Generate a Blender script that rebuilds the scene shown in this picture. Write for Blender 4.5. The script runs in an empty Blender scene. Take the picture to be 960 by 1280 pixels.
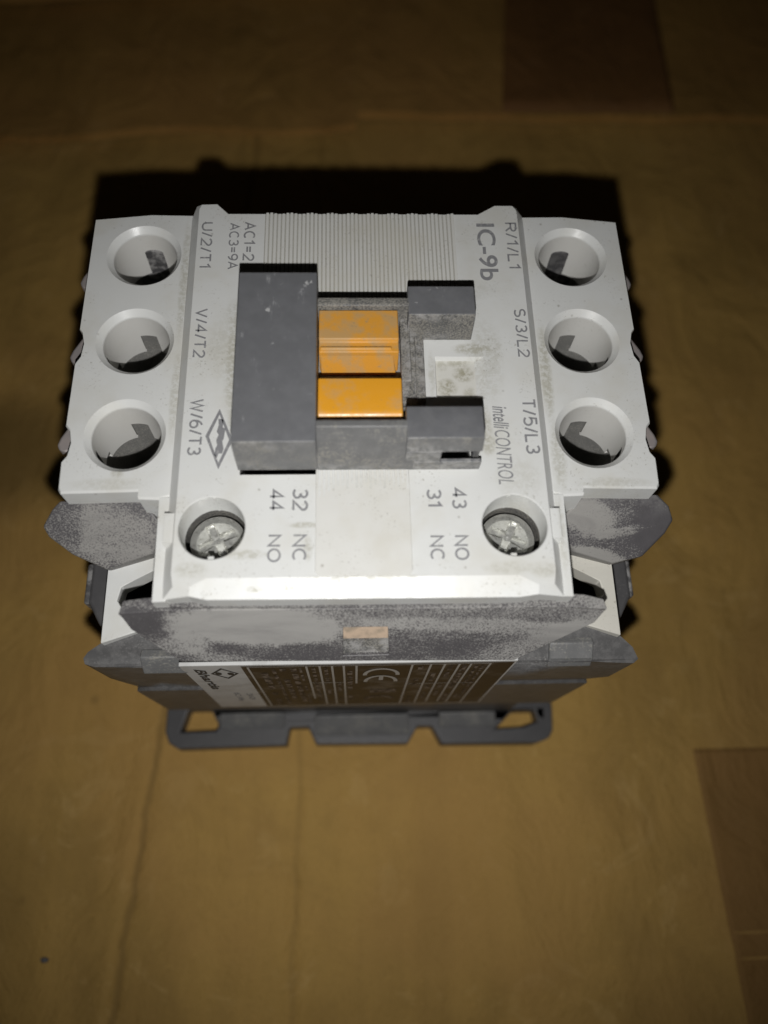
import bpy, bmesh, math, random
from mathutils import Vector, Matrix
from mathutils.geometry import tessellate_polygon

# ------------------------------------------------------------------ camera, light, exposure
S = 0.001          # device dimensions below are in millimetres
H = 78.0           # height of the device's top face above the cardboard (device z = 0)
def W(x, y, z): return Vector((x * S, y * S, (z + H) * S))

sc = bpy.context.scene
COL = sc.collection
CAM = (-1.4321, -55.5162, 88.4222)
RGT = Vector((0.99914188, -0.02389391, 0.03383163))
DWN = Vector((-0.00957383, -0.92793438, -0.37262062))
FWD = Vector((0.0402969, 0.37197697, -0.92736686))
cd = bpy.data.cameras.new('camera'); cam = bpy.data.objects.new('camera', cd); COL.objects.link(cam)
m = Matrix.Identity(4)
for i in range(3):
    m[i][0] = RGT[i]; m[i][1] = -DWN[i]; m[i][2] = -FWD[i]
m.translation = W(*CAM)
cam.matrix_world = m
cd.sensor_fit = 'VERTICAL'; cd.sensor_height = 5.0; cd.lens = 1000 / 1280 * 5.0
cd.clip_start = 0.005; cd.clip_end = 50
cd.dof.use_dof = True; cd.dof.focus_distance = 0.107; cd.dof.aperture_fstop = 1.8
sc.camera = cam

wd = bpy.data.worlds.new('World'); sc.world = wd; wd.use_nodes = True
wd.node_tree.nodes['Background'].inputs[0].default_value = (0.9, 0.8, 0.65, 1)
wd.node_tree.nodes['Background'].inputs[1].default_value = 0.0035

ld = bpy.data.lights.new('phone_flash', 'SPOT'); flash = bpy.data.objects.new('phone_flash', ld); COL.objects.link(flash)
flash.location = W(-2.0, -67.5, 82.5)
aim = W(1.0, -17, -20) - flash.location
flash.rotation_euler = aim.to_track_quat('-Z', 'Y').to_euler()
ld.energy = 0.43; ld.color = (1.0, 0.992, 0.975); ld.shadow_soft_size = 0.0011
ld.spot_size = math.radians(102); ld.spot_blend = 1.0

sc.view_settings.view_transform = 'Standard'; sc.view_settings.look = 'None'
sc.view_settings.exposure = 0.0; sc.view_settings.gamma = 1.0
sc.view_settings.use_curve_mapping = False
sc.render.engine = 'CYCLES'
sc.cycles.max_bounces = 6

# ------------------------------------------------------------------ node helpers / materials
class NT:
    def __init__(s, name):
        s.m = bpy.data.materials.new(name); s.m.use_nodes = True
        s.t = s.m.node_tree; s.t.nodes.clear()
        s.out = s.n('ShaderNodeOutputMaterial'); s.b = s.n('ShaderNodeBsdfPrincipled')
        s.l(s.b.outputs[0], s.out.inputs[0])
        tc = s.n('ShaderNodeTexCoord'); mp = s.n('ShaderNodeMapping'); mp.inputs['Scale'].default_value = (1000, 1000, 1000)
        s.l(tc.outputs['Object'], mp.inputs[0]); s.co = mp.outputs[0]      # millimetres
    def n(s, t): return s.t.nodes.new(t)
    def l(s, a, b): s.t.links.new(a, b)
    def put(s, sock, v):
        if hasattr(v, 'is_output'): s.l(v, sock)
        elif isinstance(v, (tuple, list)) and len(v) == 3 and sock.type == 'RGBA': sock.default_value = (*v, 1)
        else: sock.default_value = v
    def vec(s, scale=(1, 1, 1), loc=(0, 0, 0), rot=(0, 0, 0)):
        p = s.n('ShaderNodeMapping'); s.l(s.co, p.inputs[0])
        p.inputs['Scale'].default_value = scale; p.inputs['Location'].default_value = loc; p.inputs['Rotation'].default_value = rot
        return p.outputs[0]
    def noise(s, scale, detail=3, rough=.55, vec=None, dist=0):
        k = s.n('ShaderNodeTexNoise'); s.l(vec if vec is not None else s.co, k.inputs['Vector'])
        k.inputs['Scale'].default_value = scale; k.inputs['Detail'].default_value = detail
        k.inputs['Roughness'].default_value = rough; k.inputs['Distortion'].default_value = dist
        return k.outputs['Fac']
    def voro(s, scale, vec=None):
        k = s.n('ShaderNodeTexVoronoi'); s.l(vec if vec is not None else s.co, k.inputs['Vector'])
        k.inputs['Scale'].default_value = scale
        return k.outputs['Distance']
    def ramp(s, v, a, b, lo=0., hi=1.):
        k = s.n('ShaderNodeMapRange'); k.interpolation_type = 'SMOOTHSTEP'
        s.put(k.inputs['Value'], v)
        k.inputs['From Min'].default_value = a; k.inputs['From Max'].default_value = b
        k.inputs['To Min'].default_value = lo; k.inputs['To Max'].default_value = hi
        return k.outputs[0]
    def math(s, op, a, b=0.0, clamp=False):
        k = s.n('ShaderNodeMath'); k.operation = op; k.use_clamp = clamp
        s.put(k.inputs[0], a); s.put(k.inputs[1], b); return k.outputs[0]
    def mix(s, f, a, b):
        k = s.n('ShaderNodeMix'); k.data_type = 'RGBA'
        s.put(k.inputs[0], f); s.put(k.inputs[6], a); s.put(k.inputs[7], b); return k.outputs[2]
    def bump(s, h, dist, strength=1.0, nrm=None):
        k = s.n('ShaderNodeBump'); s.put(k.inputs['Height'], h)
        k.inputs['Distance'].default_value = dist * S; k.inputs['Strength'].default_value = strength
        if nrm is not None: s.l(nrm, k.inputs['Normal'])
        return k.outputs[0]
    def sep(s):
        k = s.n('ShaderNodeSeparateXYZ'); s.l(s.co, k.inputs[0]); return k.outputs
    def done(s, col, rough=.5, nrm=None, metal=0., spec=.5):
        s.put(s.b.inputs['Base Color'], col); s.put(s.b.inputs['Roughness'], rough)
        s.put(s.b.inputs['Metallic'], metal); s.put(s.b.inputs['Specular IOR Level'], spec)
        if nrm is not None: s.l(nrm, s.b.inputs['Normal'])
        return s.m

def white_mat(name, dirt=1.0, base=(.70, .705, .69), stains=()):
    t = NT(name)
    c = base
    big = t.ramp(t.noise(.12, 4, .6), .42, .72, 0, .30 * dirt)              # yellowed, handled areas
    c = t.mix(big, c, (.56, .53, .44))
    spot_zone = t.ramp(t.noise(.22, 2), .47, .66)
    sp = t.ramp(t.noise(2.6, 4, .7), .56, .70, 0, .55 * dirt)               # grime specks, clustered
    c = t.mix(t.math('MULTIPLY', sp, spot_zone), c, (.27, .25, .20))
    v = t.ramp(t.voro(.55), .0, .16, .55 * dirt, 0)                         # a few single dots
    thin = t.ramp(t.noise(.35, 1), .55, .62)
    c = t.mix(t.math('MULTIPLY', v, thin), c, (.24, .22, .18))
    if stains:
        xyz = t.sep(); gn = t.ramp(t.noise(1.7, 5, .7), .36, .62); acc = None
        for sx, sy, rx, ry, amt in stains:
            dx = t.math('DIVIDE', t.math('SUBTRACT', xyz[0], sx), rx); dy = t.math('DIVIDE', t.math('SUBTRACT', xyz[1], sy), ry)
            d = t.math('ADD', t.math('MULTIPLY', dx, dx), t.math('MULTIPLY', dy, dy))
            k = t.ramp(d, 1.0, 0.0, 0, amt)
            acc = k if acc is None else t.math('MAXIMUM', acc, k)
        c = t.mix(t.math('MULTIPLY', acc, t.ramp(gn, 0, 1, .25, 1)), c, (.34, .32, .235))
    nv = t.noise(7, 3, .6)
    return t.done(c, t.ramp(t.noise(.5, 3), .3, .7, .30, .48), t.bump(nv, .02, .5), spec=.5)

def gray_mat(name, dust, base=(.115, .113, .118), dcol=(.36, .345, .32), grain=3.2, zone=.10, contrast=.22, seed=0., scratch=.0, stretch=(1, 1, 1), amp=.2, wipe=0., spots=(), wear=.7):
    """dark moulded plastic with settled, granular dust and rubbed clean patches"""
    t = NT(name)
    zv = t.vec(stretch, (seed, seed * .7, seed * 1.3), (0, 0, .35))
    z = t.noise(zone, 4, .62, zv, .6)
    zd = t.ramp(z, .5 - contrast, .5 + contrast, -amp + dust, amp + dust)        # how much dust lies here
    if spots:                                                                # where dust was heaped or rubbed off by handling
        xyz = t.sep(); wb = t.math('MULTIPLY', t.math('SUBTRACT', t.noise(.35, 4, .65), .5), 1.6)
        for sx, sy, rx, ry, tilt, am in spots:
            ux = t.math('SUBTRACT', xyz[0], sx)
            dx = t.math('DIVIDE', ux, rx)
            dy = t.math('DIVIDE', t.math('ADD', t.math('SUBTRACT', xyz[1], sy), t.math('MULTIPLY', ux, tilt)), ry)
            d = t.math('ADD', t.math('ADD', t.math('MULTIPLY', dx, dx), t.math('MULTIPLY', dy, dy)), wb)
            zd = t.math('ADD', zd, t.ramp(d, 1.25, .3, 0, am))
    g = t.noise(grain, 2, .6)
    k = t.math('SUBTRACT', t.math('ADD', zd, g), .5)                         # grains show first where dust is thin
    a = t.ramp(k, .30, .66)
    c = t.mix(t.ramp(t.noise(.5, 3), .35, .7, 0, .35), base, tuple(b * 1.35 for b in base))
    if wipe:
        wv = t.vec((.28, 1.5, .8), (seed * 2.1, seed, 3), (0, 0, -.3))
        w = t.ramp(t.noise(zone * 2.2, 6, .68, wv, .8), .42, .68, 1, 1 - wipe)
        a = t.math('MULTIPLY', a, w)
    c = t.mix(a, c, dcol)
    pt = t.n('ShaderNodeNewGeometry').outputs['Pointiness']
    c = t.mix(t.math('MULTIPLY', t.ramp(pt, .53, .64, 0, wear), t.ramp(t.noise(.7, 4, .7), .40, .62)), c, (.40, .39, .38))   # edges rubbed pale
    if scratch:
        sv = t.vec((.6, .12, .5), (3, 1, 0), (0, 0, .15))
        s1 = t.ramp(t.noise(2.2, 6, .75, sv), .56, .70, 0, scratch)
        s2 = t.ramp(t.noise(.33, 3, .5), .52, .68)
        c = t.mix(t.math('MULTIPLY', s1, s2), c, (.42, .42, .43))
        v = t.ramp(t.noise(.42, 5, .62, t.vec((1, 1, 1), (17.3, 4.1, 2))), .66, .70, 0, scratch * 1.1)
        c = t.mix(v, c, (.45, .45, .45))
    b = t.bump(t.math('ADD', t.noise(9, 2), t.math('MULTIPLY', a, .8)), .04, .6)
    return t.done(c, t.ramp(a, 0, 1, .42, .8), b, spec=.45)

M = {}
M['white'] = white_mat('white_plastic', 1.15, stains=[(-16.2, 1, 1.7, 11, .55), (-15.9, -7, 1.1, 5, .45), (-23.9, 15, .8, 12, .5), (-23.8, -3, .8, 8, .45), (24.2, 0, 1.0, 9, .6), (24.6, -12, 1.2, 6, .45),
    (15.2, -8.5, 1.3, 4, .55), (15.6, -11, 1.1, 2, .6), (14.8, 2.7, 3.5, 1.2, .7), (17.2, 3, 1.5, 3, .4), (9.0, -1, .6, 4, .35), (-12.6, -29.3, 1.3, .42, .75), (-9.0, -29.2, 1.5, .40, .75), (-13.8, -25.2, 3.5, .8, .5),
    (-7.0, -21.6, 2.6, .5, .55), (-6.6, -24.5, .7, 2, .5), (0, -28.1, 9, .35, .6), (-16.5, 8, 1.5, 3, .4), (-31, -15.5, 6, 1.0, .25), (31, -15.8, 6, .9, .3), (17, -27.2, 4, 1, .3), (-30, -14, 1.0, .8, .5), (23.9, -22, .7, 7, .35), (0, -20, 6, 7, .32), (0, 12, 12, 5, .25), (12.5, 12, 7, 2.2, .28), (16, 1, 3, 8, .3), (-17, 3, 3.5, 7, .25), (19, -16, 3.5, 4, .22), (-20, -27, 2.5, 1.2, .4), (21, -27.5, 2.2, 1.2, .4)])
M['white_dirty'] = white_mat('soiled_white_plastic', 1.9, (.62, .60, .54))
M['panel'] = white_mat('panel_plastic', 1.2, (.685, .68, .65))
M['groove'] = white_mat('dark_groove_plastic', 1.5, (.42, .41, .37))  # darker base tone for the gaps between grip ribs
M['pocket'] = white_mat('soiled_pocket_plastic', 1.2, (.66, .65, .605), stains=[(11, -2.6, 1.6, 1.6, .9), (13.2, -.6, 1.7, 1.5, .9), (12.6, 1.0, 2, .8, .6), (10.4, .6, 1, 1, .5), (13.8, -3.4, 1, 1.2, .6)])
M['well'] = white_mat('well_plastic', .5, (.70, .69, .66))
M['gray'] = gray_mat('grey_plastic', .10, (.140, .142, .150), seed=2, scratch=1.0, contrast=.3, amp=.12)
M['gray_fine'] = gray_mat('dust_speckled_grey_plastic', .47, (.085, .085, .085), (.27, .255, .225), grain=4.6, seed=5, amp=.10)
M['gray_front'] = gray_mat('dusty_front_plastic', .33, (.14, .14, .14), (.25, .24, .215), grain=3, zone=.3, seed=9, amp=.16)
M['shelf'] = gray_mat('dust_covered_shelf_plastic', .46, (.085, .080, .083), (.33, .32, .305), grain=4.6, zone=.062, contrast=.22, seed=11.5, stretch=(.8, 2.2, 1), amp=.15, wipe=.35, spots=[(-14, -32.2, 11, 1.7, .03, .42), (-22, -33.6, 4, 1.0, 0, .2), (13, -32.4, 15, .7, .03, .15), (25, -33, 5, .9, -.1, .2), (-8, -34.5, 12, .9, .05, -.15), (-26, -31.5, 3, 1.2, 0, -.15), (8, -34.4, 9, .9, 0, -.1)])
M['hood'] = gray_mat('dust_covered_hood_plastic', .42, (.085, .080, .084), (.28, .27, .255), grain=4.6, zone=.085, contrast=.24, seed=21, stretch=(.7, 1.4, 1), amp=.14, wipe=.4, spots=[(-31, -20, 6, 3.2, .2, .16), (-37.5, -18, 3, 3, 0, -.12), (29, -18, 4, 2.4, .25, .34), (34, -19.8, 4.2, .6, -.15, .22), (30.5, -22.4, 4.5, 1.0, .12, .40), (38, -18.5, 3.2, 4, 0, -.2)])
M['flange'] = gray_mat('dusty_flange_plastic', .22, (.082, .080, .080), (.25, .24, .225), grain=4.4, seed=51, zone=.1, contrast=.25, amp=.16, stretch=(.6, 1.3, 1), wear=.12)
M['dark'] = gray_mat('dark_body_plastic', .12, (.075, .073, .075), (.20, .19, .18), seed=31, zone=.08, amp=.15)
M['lining'] = gray_mat('well_lining_plastic', .38, (.20, .197, .187), (.37, .355, .32), grain=4.8, zone=.2, contrast=.4, seed=41, amp=.15)

t = NT('orange_plastic')
c = t.mix(t.ramp(t.noise(.28, 4, .6), .46, .64, 0, .6), (.72, .325, .024), (.52, .33, .15))
sp = t.ramp(t.noise(1.6, 5, .7), .62, .72, 0, .5)
c = t.mix(sp, c, (.35, .24, .12))
M['orange'] = t.done(c, t.ramp(t.noise(1, 3), .3, .7, .26, .42), t.bump(t.noise(5, 3), .02, .5))
t = NT('soiled_orange_plastic')
c = t.mix(t.ramp(t.noise(.35, 4, .6), .40, .62, .08, .85), (.70, .315, .030), (.50, .32, .14))
c = t.mix(t.ramp(t.noise(1.4, 5, .7), .60, .72, 0, .6), c, (.33, .25, .15))
M['orange_dirty'] = t.done(c, .5, t.bump(t.noise(5, 3), .03, .6))

t = NT('zinc_plated_steel')
g = t.noise(1.6, 5, .7)
c = t.mix(t.ramp(g, .50, .70), (.78, .78, .74), (.46, .455, .42))
M['zinc'] = t.done(c, t.ramp(t.noise(2.5, 4), .35, .65, .07, .24), t.bump(t.noise(1.2, 2, .5), .02, .5), metal=.72)
t = NT('dull_metal')
M['lug'] = t.done(t.mix(t.noise(.6, 3), (.42, .36, .33), (.26, .25, .26)), .55, None, metal=.25)
t = NT('lettering_ink')
M['ink'] = t.done(t.mix(t.ramp(t.noise(1.8, 4, .7), .52, .72, 0, .65), (.235, .235, .245), (.52, .515, .50)), .6)
t = NT('dark_ink')
M['ink_dark'] = t.done((.03, .03, .03), .6)
t = NT('label_paper')
M['paper'] = t.done(t.mix(t.ramp(t.noise(.3, 4), .45, .7, 0, .5), (.55, .55, .54), (.36, .35, .33)), .5)
t = NT('label_print_dark')
M['label_dark'] = t.done(t.mix(t.ramp(t.noise(.22, 4), .5, .72, 0, .55), (.020, .013, .008), (.16, .14, .12)), .5)
t = NT('label_print_line')
M['label_line'] = t.done((.40, .38, .35), .55)
t = NT('label_print_faint')
M['label_faint'] = t.done(t.mix(t.ramp(t.noise(1.2, 3), .42, .62), (.03, .02, .015), (.20, .16, .13)), .6)
t = NT('beige_plastic')
M['beige'] = t.done(t.mix(t.ramp(t.noise(.8, 4), .4, .7), (.55, .42, .31), (.36, .29, .22)), .55)

def card_mat(name, base, seed=0.0):
    t = NT(name)
    off = (seed, seed * 2, 0)
    c = t.mix(t.ramp(t.noise(.028, 5, .65, t.vec((1, 1, 1), off), .6), .36, .66), base, tuple(b * .78 for b in base))
    fl = t.noise(.15, 2, .5, t.vec((1, .05, 1), off))                           # flutes showing faintly along y
    c = t.mix(t.ramp(fl, .40, .66, 0, .22), c, tuple(b * 1.22 for b in base))
    fib = t.noise(1.5, 6, .75, t.vec((1, .6, 1), off))
    c = t.mix(t.ramp(fib, .50, .74, 0, .4), c, tuple(b * .6 for b in base))
    fl2 = t.ramp(t.noise(.8, 5, .7, t.vec((.5, 1, 1), (seed, 9, 0))), .60, .74, 0, .35)
    c = t.mix(fl2, c, tuple(b * 1.35 for b in base))
    st = t.ramp(t.noise(.07, 5, .7, t.vec((1, 1, 1), (seed + 7, 3, 0)), 1.5), .56, .68, 0, .35)
    c = t.mix(st, c, (base[0] * 1.25, base[1] * 1.35, base[2] * 1.8))
    hue = t.ramp(t.noise(.02, 3, .5, t.vec((1, 1, 1), (seed + 50, 8, 0))), .42, .62)
    c = t.mix(t.math('MULTIPLY', hue, .5), c, (base[0] * .92, base[1] * .86, base[2] * .95))
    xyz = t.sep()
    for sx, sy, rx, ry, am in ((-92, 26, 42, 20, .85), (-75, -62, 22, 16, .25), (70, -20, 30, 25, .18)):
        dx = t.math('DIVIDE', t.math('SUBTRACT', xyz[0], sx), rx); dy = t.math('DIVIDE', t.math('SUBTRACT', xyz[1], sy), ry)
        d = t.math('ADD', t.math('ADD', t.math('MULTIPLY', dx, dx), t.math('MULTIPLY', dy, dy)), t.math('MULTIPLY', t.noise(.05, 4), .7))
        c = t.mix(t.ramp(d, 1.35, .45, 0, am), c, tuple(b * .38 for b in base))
    if seed == 0.0:
        wob = t.math('MULTIPLY', t.noise(.09, 4, .6), 3.4)                      # thin darker lines drawn along two long creases
        for x0, sl, am in ((-42.5, .09, .48), (-12.6, .02, .22)):
            q = t.math('SUBTRACT', t.math('SUBTRACT', t.math('ADD', xyz[0], wob), t.math('MULTIPLY', t.math('ADD', xyz[1], 60.), sl)), x0 + 1.7)
            q = t.math('ABSOLUTE', q)
            c = t.mix(t.ramp(q, 1.1, .1, 0, am), c, tuple(b * .35 for b in base))
    dk = t.ramp(t.voro(.035, t.vec((1, 1, 1), (seed + 3, 31, 0))), .0, .05, .5, 0)
    c = t.mix(dk, c, tuple(b * .4 for b in base))
    wr = t.noise(.055, 5, .62, t.vec((1, .7, 1), off), 1.0)
    h = t.math('ADD', t.math('MULTIPLY', fl, .8), t.math('MULTIPLY', wr, 3.2))
    return t.done(c, .7, t.bump(t.math('ADD', h, t.math('MULTIPLY', fib, .35)), .7, .85), spec=.3)
CARD = (.53, .325, .090)
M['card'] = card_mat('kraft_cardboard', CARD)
M['card_flap'] = card_mat('kraft_cardboard_flap', (.48, .27, .075), 13)
M['tape'] = card_mat('brown_tape', (.345, .195, .056), 5)
M['tape_dark'] = card_mat('dark_brown_tape', (.26, .125, .04), 9)
t = NT('dark_floor'); M['floor'] = t.done(t.mix(t.noise(.002, 3), (.10, .08, .06), (.06, .05, .04)), .7)

# ------------------------------------------------------------------ mesh helpers
def finish(name, bm, mat, parent=None, angle=32, bevel=0, smooth=True, label=None):
    bmesh.ops.recalc_face_normals(bm, faces=bm.faces)
    me = bpy.data.meshes.new(name); bm.to_mesh(me); bm.free()
    if smooth:
        for p in me.polygons: p.use_smooth = True
        me.set_sharp_from_angle(angle=math.radians(angle))
    me.materials.append(mat)
    o = bpy.data.objects.new(name, me); COL.objects.link(o)
    if parent is not None: o.parent = parent
    if bevel:
        b = o.modifiers.new('bevel', 'BEVEL'); b.width = bevel * S; b.segments = 3; b.limit_method = 'ANGLE'; b.angle_limit = math.radians(35)
        b.harden_normals = False
    if label: o['label'] = label
    return o

def add_rings(bm, outer, holes=(), cap_bottom=False):
    """outer: list of rings (top first), each a list of (x,y,z); holes likewise. Top face is filled between outer[0] and each hole's ring 0."""
    def loft(rs):
        vs = [[bm.verts.new(W(*p)) for p in r] for r in rs]
        for a, b in zip(vs, vs[1:]):
            n = len(a)
            for i in range(n):
                j = (i + 1) % n
                bm.faces.new((a[i], a[j], b[j], b[i]))
        return vs
    ov = loft(outer); hv = [loft(h) for h in holes]
    flat = list(ov[0]); polys = [[W(*p) for p in outer[0]]]
    for h, v in zip(holes, hv):
        flat += v[0]; polys.append([W(*p) for p in h[0]])
    for tri in tessellate_polygon(polys):
        try: bm.faces.new([flat[i] for i in tri])
        except ValueError: pass
    if cap_bottom:
        for tri in tessellate_polygon([[W(*p) for p in outer[-1]]]):
            bm.faces.new([ov[-1][i] for i in tri])

def circ(cx, cy, r, z, n=48, a0=0.0):
    return [(cx + r * math.cos(a0 + 2 * math.pi * i / n), cy + r * math.sin(a0 + 2 * math.pi * i / n), z) for i in range(n)]
def at_z(poly, z): return [(x, y, z) for x, y in poly]

def add_box(bm, x0, x1, y0, y1, z0, z1):
    v = [bm.verts.new(W(x, y, z)) for z in (z0, z1) for x, y in ((x0, y0), (x1, y0), (x1, y1), (x0, y1))]
    for f in ((3, 2, 1, 0), (4, 5, 6, 7), (0, 1, 5, 4), (1, 2, 6, 5), (2, 3, 7, 6), (3, 0, 4, 7)):
        bm.faces.new([v[i] for i in f])

def add_prism_yz(bm, prof, x0, x1, x0s=None, x1s=None):
    """extrude a closed (y,z) profile along x"""
    n = len(prof)
    a = [bm.verts.new(W(x0 if x0s is None else x0s[i], y, z)) for i, (y, z) in enumerate(prof)]
    b = [bm.verts.new(W(x1 if x1s is None else x1s[i], y, z)) for i, (y, z) in enumerate(prof)]
    for i in range(n):
        j = (i + 1) % n
        bm.faces.new((a[i], a[j], b[j], b[i]))
    bm.faces.new(a[::-1]); bm.faces.new(b)

def add_solid(bm, top, dvec):
    """a polygon of 3-D points extruded by dvec (mm)"""
    n = len(top)
    a = [bm.verts.new(W(*p)) for p in top]
    b = [bm.verts.new(W(p[0] + dvec[0], p[1] + dvec[1], p[2] + dvec[2])) for p in top]
    for tri in tessellate_polygon([[v.co for v in a]]):
        bm.faces.new([a[i] for i in tri]); bm.faces.new([b[i] for i in reversed(tri)])
    for i in range(n):
        j = (i + 1) % n
        bm.faces.new((a[i], a[j], b[j], b[i]))
def NB(): return bmesh.new()

# ------------------------------------------------------------------ the surface it stands on
def sheet(name, poly, z0, z1, mat, kind='structure', res=0):
    bm = NB(); add_rings(bm, [at_z(poly, z1), at_z(poly, z0)], cap_bottom=True)
    o = finish(name, bm, mat, smooth=False)
    if kind: o['kind'] = kind
    return o
def wavy_sheet(name, x0, x1, y0, y1, z, nx, ny, fn, mat, thick=0, edge=None):
    """a gently buckled cardboard sheet; edge(x) moves the near border"""
    bm = NB(); g = []
    for j in range(ny + 1):
        row = []
        for i in range(nx + 1):
            x = x0 + (x1 - x0) * i / nx
            ya = y0 + (edge(x) if edge else 0)
            y = ya + (y1 - ya) * (j / ny) ** 1.0
            row.append(bm.verts.new(W(x, y, z + fn(x, y))))
        g.append(row)
    for j in range(ny):
        for i in range(nx):
            bm.faces.new((g[j][i], g[j][i + 1], g[j + 1][i + 1], g[j + 1][i]))
    if thick:
        low = [bm.verts.new(v.co - Vector((0, 0, thick * S))) for v in g[0]]
        for i in range(nx): bm.faces.new((low[i], low[i + 1], g[0][i + 1], g[0][i]))
    o = finish(name, bm, mat, angle=50); o['kind'] = 'structure'; return o

def crease(x, c, w, h): return h * math.exp(-((x - c) / w) ** 2)
def base_fn(x, y):
    if abs(x) < 46 and -46 < y < 34: k = 0.0
    else: k = 1.0
    xl = -42.5 + .09 * (y + 60) + .25 * math.sin(y * .35)
    xm = -12.6 + .02 * (y + 60) + .25 * math.sin(y * .22 + 1)
    w = crease(x, xl, 1.0, -.55) + crease(x, xl - 2.2, 1.6, .40) + crease(x, xm, 1.0, -.40) + crease(x, xm + 2.0, 1.6, .30)
    w += .22 * math.sin(x * .09 + 1.2 * math.sin(y * .03)) + .18 * math.sin(y * .07 + x * .02)
    lip = crease(y, -82 + .05 * x + 1.2 * math.sin(x * .11), 1.6, .45) if x > -15 else 0
    return k * (w + lip) - .6
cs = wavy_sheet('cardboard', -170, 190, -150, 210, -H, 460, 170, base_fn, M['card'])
far = NB()
add_box(far, -3000, 3000, -3000, 3000, -H - 40, -H - 30)
fo = finish('floor', far, M['floor'], smooth=False); fo['kind'] = 'structure'
rnd = random.Random(3)
torn = [rnd.uniform(-.6, .6) for _ in range(400)]
def edge_l(x):
    i = int((x + 200) / 1.3) % 398
    return 5.2 * min(1, max(0, (x + 95) / 95)) + .9 * torn[i] * .5 - 3 * (1 if x < -95 else 0) + 1.0 * math.sin(x * .1)
wavy_sheet('cardboard_flap', -170, .9, 119.6, 215, -H + 2.6, 130, 12, lambda x, y: .3 * math.sin(x * .08) + .25 * math.sin(y * .1), M['card_flap'], 2.4, edge_l)
wavy_sheet('cardboard_flap', 1.3, 190, 128.6, 215, -H + 3.0, 100, 12, lambda x, y: .3 * math.sin(x * .06 + 1), M['card_flap'], 2.8, lambda x: .35 * math.sin(x * .2))
wavy_sheet('cardboard_flap', -170, 150, 168.6, 216, -H + 6.4, 120, 6, lambda x, y: .3 * math.sin(x * .05), M['card_flap'], 3.0, lambda x: .095 * (x + 102) + .4 * math.sin(x * .15))

def tape(pts, z, nx, ny, mat, label, fn):
    """thin strip between four corners, following the sheet below"""
    (ax, ay), (bx_, by_), (cx, cy), (dx, dy) = pts
    bm = NB(); g = []
    for j in range(ny + 1):
        v = j / ny; row = []
        for i in range(nx + 1):
            u = i / nx
            x = (ax * (1 - u) + bx_ * u) * (1 - v) + (dx * (1 - u) + cx * u) * v
            y = (ay * (1 - u) + by_ * u) * (1 - v) + (dy * (1 - u) + cy * u) * v
            row.append(bm.verts.new(W(x, y, z + fn(x, y))))
        g.append(row)
    for j in range(ny):
        for i in range(nx): bm.faces.new((g[j][i], g[j][i + 1], g[j + 1][i + 1], g[j + 1][i]))
    o = finish('tape_strip', bm, mat, angle=60)
    s = o.modifiers.new('thickness', 'SOLIDIFY'); s.thickness = .06 * S; s.offset = 1
    o['label'] = label; o['category'] = 'tape'; return o
tape([(69.8, -95), (150, -92), (150, -41.2), (67.7, -41.2)], -H + .05, 60, 50, M['tape'],
     'brown tape strip on the cardboard right of and nearer than the contactor', base_fn)
tape([(41.4, 129.6), (90.2, 129.9), (91.3, 181), (46.4, 181)], -H + 3.05, 30, 10, M['tape_dark'],
     'dark brown tape square on the cardboard flap far behind the contactor', lambda x, y: .3 * math.sin(x * .06 + 1) + .05)

bm = NB(); r3 = random.Random(2)
bmesh.ops.create_icosphere(bm, subdivisions=2, radius=.0005)
for v in bm.verts: v.co = Vector((v.co.x * 1.5, v.co.y, v.co.z * .7)) * r3.uniform(.7, 1.25) + W(-57.8, -75.4, -78.1 + base_fn(-57.8, -75.4) + .6)
o = finish('crumb', bm, M['dark'], angle=60); o['label'] = 'tiny dark crumb lying on the cardboard near its front left corner'; o['category'] = 'crumb'
# ------------------------------------------------------------------ the contactor
dev = bpy.data.objects.new('contactor', None); COL.objects.link(dev)
dev['label'] = 'dusty white and grey electrical contactor with orange indicator standing on brown cardboard'
dev['category'] = 'contactor'

# ---- base body, front body and foot plate
bm = NB()
ob = [(-38.6, -24.5), (-36.6, -28), (36.8, -28), (38.8, -24.5), (38.8, 26), (36.8, 28), (-36.8, 28), (-38.6, 26)]
add_rings(bm, [at_z(ob, -22), at_z(ob, -60), at_z([(x * .94, y * .96) for x, y in ob], -74)], cap_bottom=True)
# upper housing walls (under the white cover)
hb = [(-35.8, -14.6), (35.8, -14.6), (35.8, 24.4), (-35.8, 24.4)]
add_rings(bm, [at_z(hb, -20), at_z(hb, -22.5)])
for x0, x1, y0, y1 in ((-35.8, -34.6, -14.6, 24.2), (34.6, 35.8, -14.6, 24.2), (-34.6, 34.6, 23.0, 24.2), (-34.6, 34.6, -14.6, -13.6)):
    add_box(bm, x0, x1, y0, y1, -20.5, -5.4)
body = finish('base_body', bm, M['dark'], dev, bevel=.5)
# side grooves on the body shoulder
for s in (-1, 1):
    bm = NB(); add_box(bm, s * 38.0 - 1.4, s * 38.0 + 1.4, -24.6, -18.6, -30, -22.4)
    finish('body_step', bm, M['dark'], dev, bevel=.4)

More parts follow.
